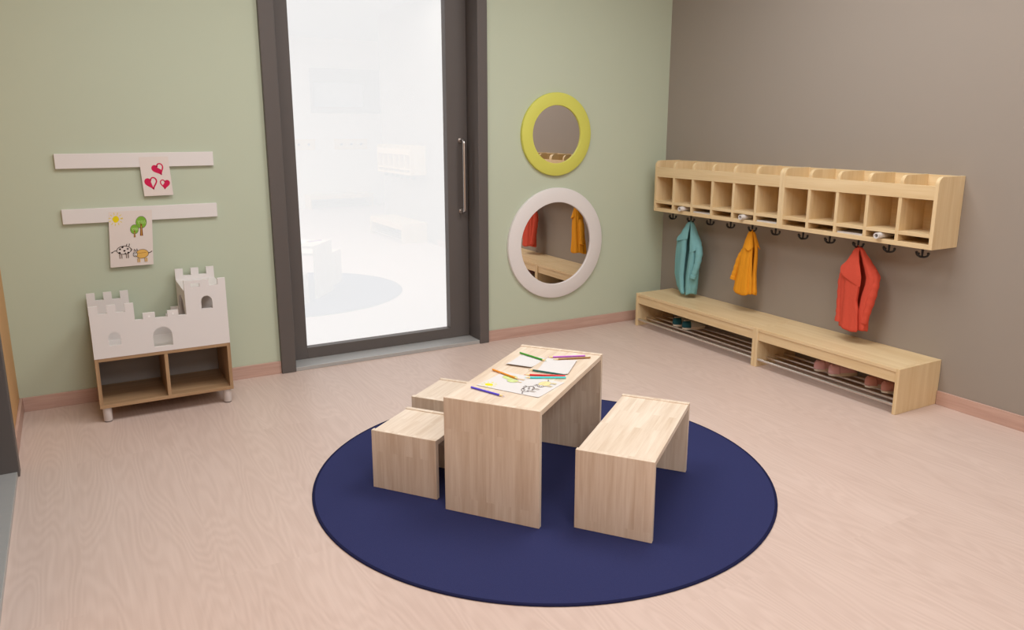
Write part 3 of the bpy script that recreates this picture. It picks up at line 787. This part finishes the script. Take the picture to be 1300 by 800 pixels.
jacket('dusty teal jacket hanging in the corner above the shoe bench',
       [(.828, -.443, -.467, .012), (.80, -.422, -.484, .028), (.75, -.390, -.500, .04), (.70, -.358, -.520, .044), (.67, -.342, -.532, .047), (.60, -.338, -.546, .05), (.52, -.334, -.548, .05), (.43, -.336, -.545, .05), (.34, -.365, -.535, .05), (.30, -.395, -.525, .05), (.29, -.40, -.522, .048)],
       M['tealcloth'], cen1[1], [(.828, VD-.15, .05), (.79, VD-.12, .20), (.66, VD-.38, .26), (.5, VD-.58, .18), (.40, VD-.66, .14), (.29, VD-.70, .12)], [(7, .1, .10, .8), (12, 2.2, .06, -.9)],
       [(.18, 1.75, .826, .60, .655, .71, .62), (-.16, -1.3, .826, .70, .675, .705, .75)],
       [([(-.122, -.525, .69), (-.13, -.562, .62), (-.142, -.568, .54), (-.155, -.553, .46), (-.16, -.545, .425)], (.024, .028, .024, .022, .021))])
jacket('amber orange jacket hanging below the six-bay cubby shelf',
       [(.828, -1.040, -1.062, .012), (.80, -1.028, -1.074, .024), (.75, -1.012, -1.086, .034), (.70, -1.000, -1.094, .04), (.62, -.985, -1.094, .044), (.54, -.972, -1.092, .046), (.46, -.952, -1.098, .05), (.41, -.944, -1.105, .052), (.396, -.945, -1.103, .05)],
       M['orangecloth'], cen1[4], [(.828, VD+.42, .05), (.79, VD+.45, .18), (.66, VD+.60, .26), (.54, VD+.66, .14), (.47, VD+.6, .03), (.396, VD+.5, .02)], [(7, .9, .14, .5), (12, 1.7, .06, -.7)],
       [(-.16, -1.55, .826, .72, .695, .715, .62), (.16, 1.25, .826, .74, .700, .715, .7)],
       [([(-.125, -1.000, .69), (-.132, -.972, .63), (-.142, -.952, .555), (-.152, -.937, .485)], (.021, .025, .022, .020))])

# ------------------------------------------------------------------ shoes
def shoe(label, loc, rz, up, heel, group, trim=True):
    """toe along +x local, length ~.17, sole at z=0"""
    t = thing('shoe', label, 'shoe', loc, rz, group)
    Ls = .18
    def halfw(s): return .0345*(1-abs(2*s-1.06)**3.4)**.5*(.86+.16*s) if abs(2*s-1.06) < 1 else .003
    S_ = [max(.031, min(.999, .03+.97*i/22)) for i in range(23)]
    out = [(s*Ls, halfw(s)) for s in S_]; loop = [(x, w) for x, w in out]+[(x, -w) for x, w in reversed(out)]
    m = MB(); m.plate([[(a, b*1.06) for a, b in loop]], 'z', 0, .021); m.build('sole', M['sole'], t, .003)
    def hgt(s):
        return .053-.014*max(0, s-.35)/.35 if s < .62 else .042-.026*((s-.62)/.38)**1.7
    rings = []
    for s in S_:
        w = halfw(s); hh = hgt(s)*(.55+.45*min(1, (s-.02)/.08)) * (1 if s < .95 else .75); rings.append([(s*Ls, w*math.copysign(abs(cos(a))**.7, cos(a)), .012+(hh)*max(0., sin(a))**.75) for a in [PI*i/16 for i in range(17)]])
    m = MB(); m.loft(rings[:], close=False, caps=False); m.build('upper', up, t, solid=.002)
    # heel counter wrapped round the back
    m = MB(); hr = []
    for s in S_[:8]:
        w = halfw(s)*1.05+.0012; hh = hgt(s)*(.55+.45*min(1, (s-.02)/.08))*.94; hr.append([(s*Ls-.001, w*math.copysign(abs(cos(a))**.7, cos(a)), .013+hh*max(0., sin(a))**.75+.0012) for a in [PI*i/16 for i in range(17)]])
    m.loft(hr, close=False, caps=False); m.face([v for v in [m.bm.verts.new(p) for p in hr[0]]]); m.build('heel_counter', heel, t, solid=.0015)
    # ankle opening: a rolled collar ring and dark insole
    m = MB(); P = []
    for i in range(25):
        a = 2*PI*i/24; x = .052+.034*cos(a); w = .019*sin(a); P.append((x, w, .012+hgt(x/Ls)*.98 - .010*abs(sin(a))))
    m.tube(P, .0035, 8); m.build('ankle_collar', M['sole'] if trim else up, t)
    m = MB(); m.plate([[(.052+.032*cos(a), .017*sin(a)) for a in [2*PI*i/20 for i in range(20)]]], 'z', .056, .061); m.build('lining', M['lining'], t)
    if trim:
        m = MB()
        for k in range(3):
            x = .098+.012*k; z = .014+hgt(x/Ls); m.tube([(x, -.016, z-.006), (x, 0, z+.001), (x, .016, z-.006)], .0018, 6)
        m.build('laces', M['sole'], t)
    return t
ZR = .0597
G1 = 'teal and grey shoes on the corner bench'
shoe('grey shoe with teal heel, left one of its pair', (-.287, -.488, ZR), -.32, M['shoegrey'], M['shoeteal'], G1)
shoe('grey shoe with teal heel, right one of its pair', (-.292, -.595, ZR), -.32, M['shoegrey'], M['shoeteal'], G1)
shoe('dusty pink slip-on shoe, left one of its pair', (-.262, -1.745, ZR), -.42, M['pink'], M['pink'], 'pink shoes on the right bench', False)
shoe('dusty pink slip-on shoe, right one of its pair', (-.262, -1.85, ZR), -.42, M['pink'], M['pink'], 'pink shoes on the right bench', False)
shoe('brownish rose slip-on shoe, left one at the end of the bench', (-.262, -2.10, ZR), -.30, M['rose'], M['rose'], 'rose shoes on the right bench', False)
shoe('brownish rose slip-on shoe, right one at the end of the bench', (-.262, -2.205, ZR), -.30, M['rose'], M['rose'], 'rose shoes on the right bench', False)

# furniture farther along the wall behind the camera, seen faintly in the door glass
dup(b1, (0, -5.0, 0), None, 'maple shoe bench behind the camera, seen reflected in the door glass')
dup(b1, (.36, YREAR, 0), -PI/2, 'maple shoe bench against the far rear wall, seen reflected in the door glass')
for xa, xb, lab in ((.368, 1.01, 'maple peg rail on the far rear wall, right of its pair, seen reflected'), (-.62, -.002, 'maple peg rail on the far rear wall, left of its pair, seen reflected')):
    t = thing('peg_rail', lab, 'peg rail', ((xa+xb)/2, YREAR, 1.17), 0, 'peg rails on the far rear wall'); hw = (xb-xa)/2
    bx('board', M['maple'], t, (-hw, hw, 0, .022, -.1, .1), 'x', .002)
    for k in (-.6, 0, .6):
        m = MB(); m.lathe([(0, .05), (.022, .048), (.024, .04), (.012, .03), (.012, .022)], 16, (k*hw, 0, 0), 'y'); m.build('peg', M['black'], t)
dup(c1, (0, -5.0, 0), None, 'maple cubby shelf behind the camera, seen reflected in the door glass')

# ------------------------------------------------------------------ world, camera, view
wd = bpy.data.worlds.new('bright overcast sky'); scene.world = wd; wd.use_nodes = True
bg = wd.node_tree.nodes['Background']; bg.inputs[0].default_value = (1, .995, .99, 1); bg.inputs[1].default_value = 1.0

cam = bpy.data.cameras.new('camera'); co = bpy.data.objects.new('camera', cam); COL.objects.link(co)
cam.sensor_fit = 'HORIZONTAL'; cam.sensor_width = 36.; cam.lens = 985.2315/1300*36
cam.shift_y = (381.253-400)/1300
yaw, pitch = -.516082, -.221749
co.location = (-4.09525, -4.77608, 1.52)
co.rotation_euler = (PI/2+pitch, 0, yaw)
cam.clip_start = .05
scene.camera = co
vs = scene.view_settings
vs.view_transform = 'Standard'; vs.look = 'None'; vs.gamma = 1.; vs.use_curve_mapping = False; vs.exposure = .16
scene.cycles.max_bounces = 10; scene.cycles.diffuse_bounces = 6; scene.cycles.transparent_max_bounces = 12
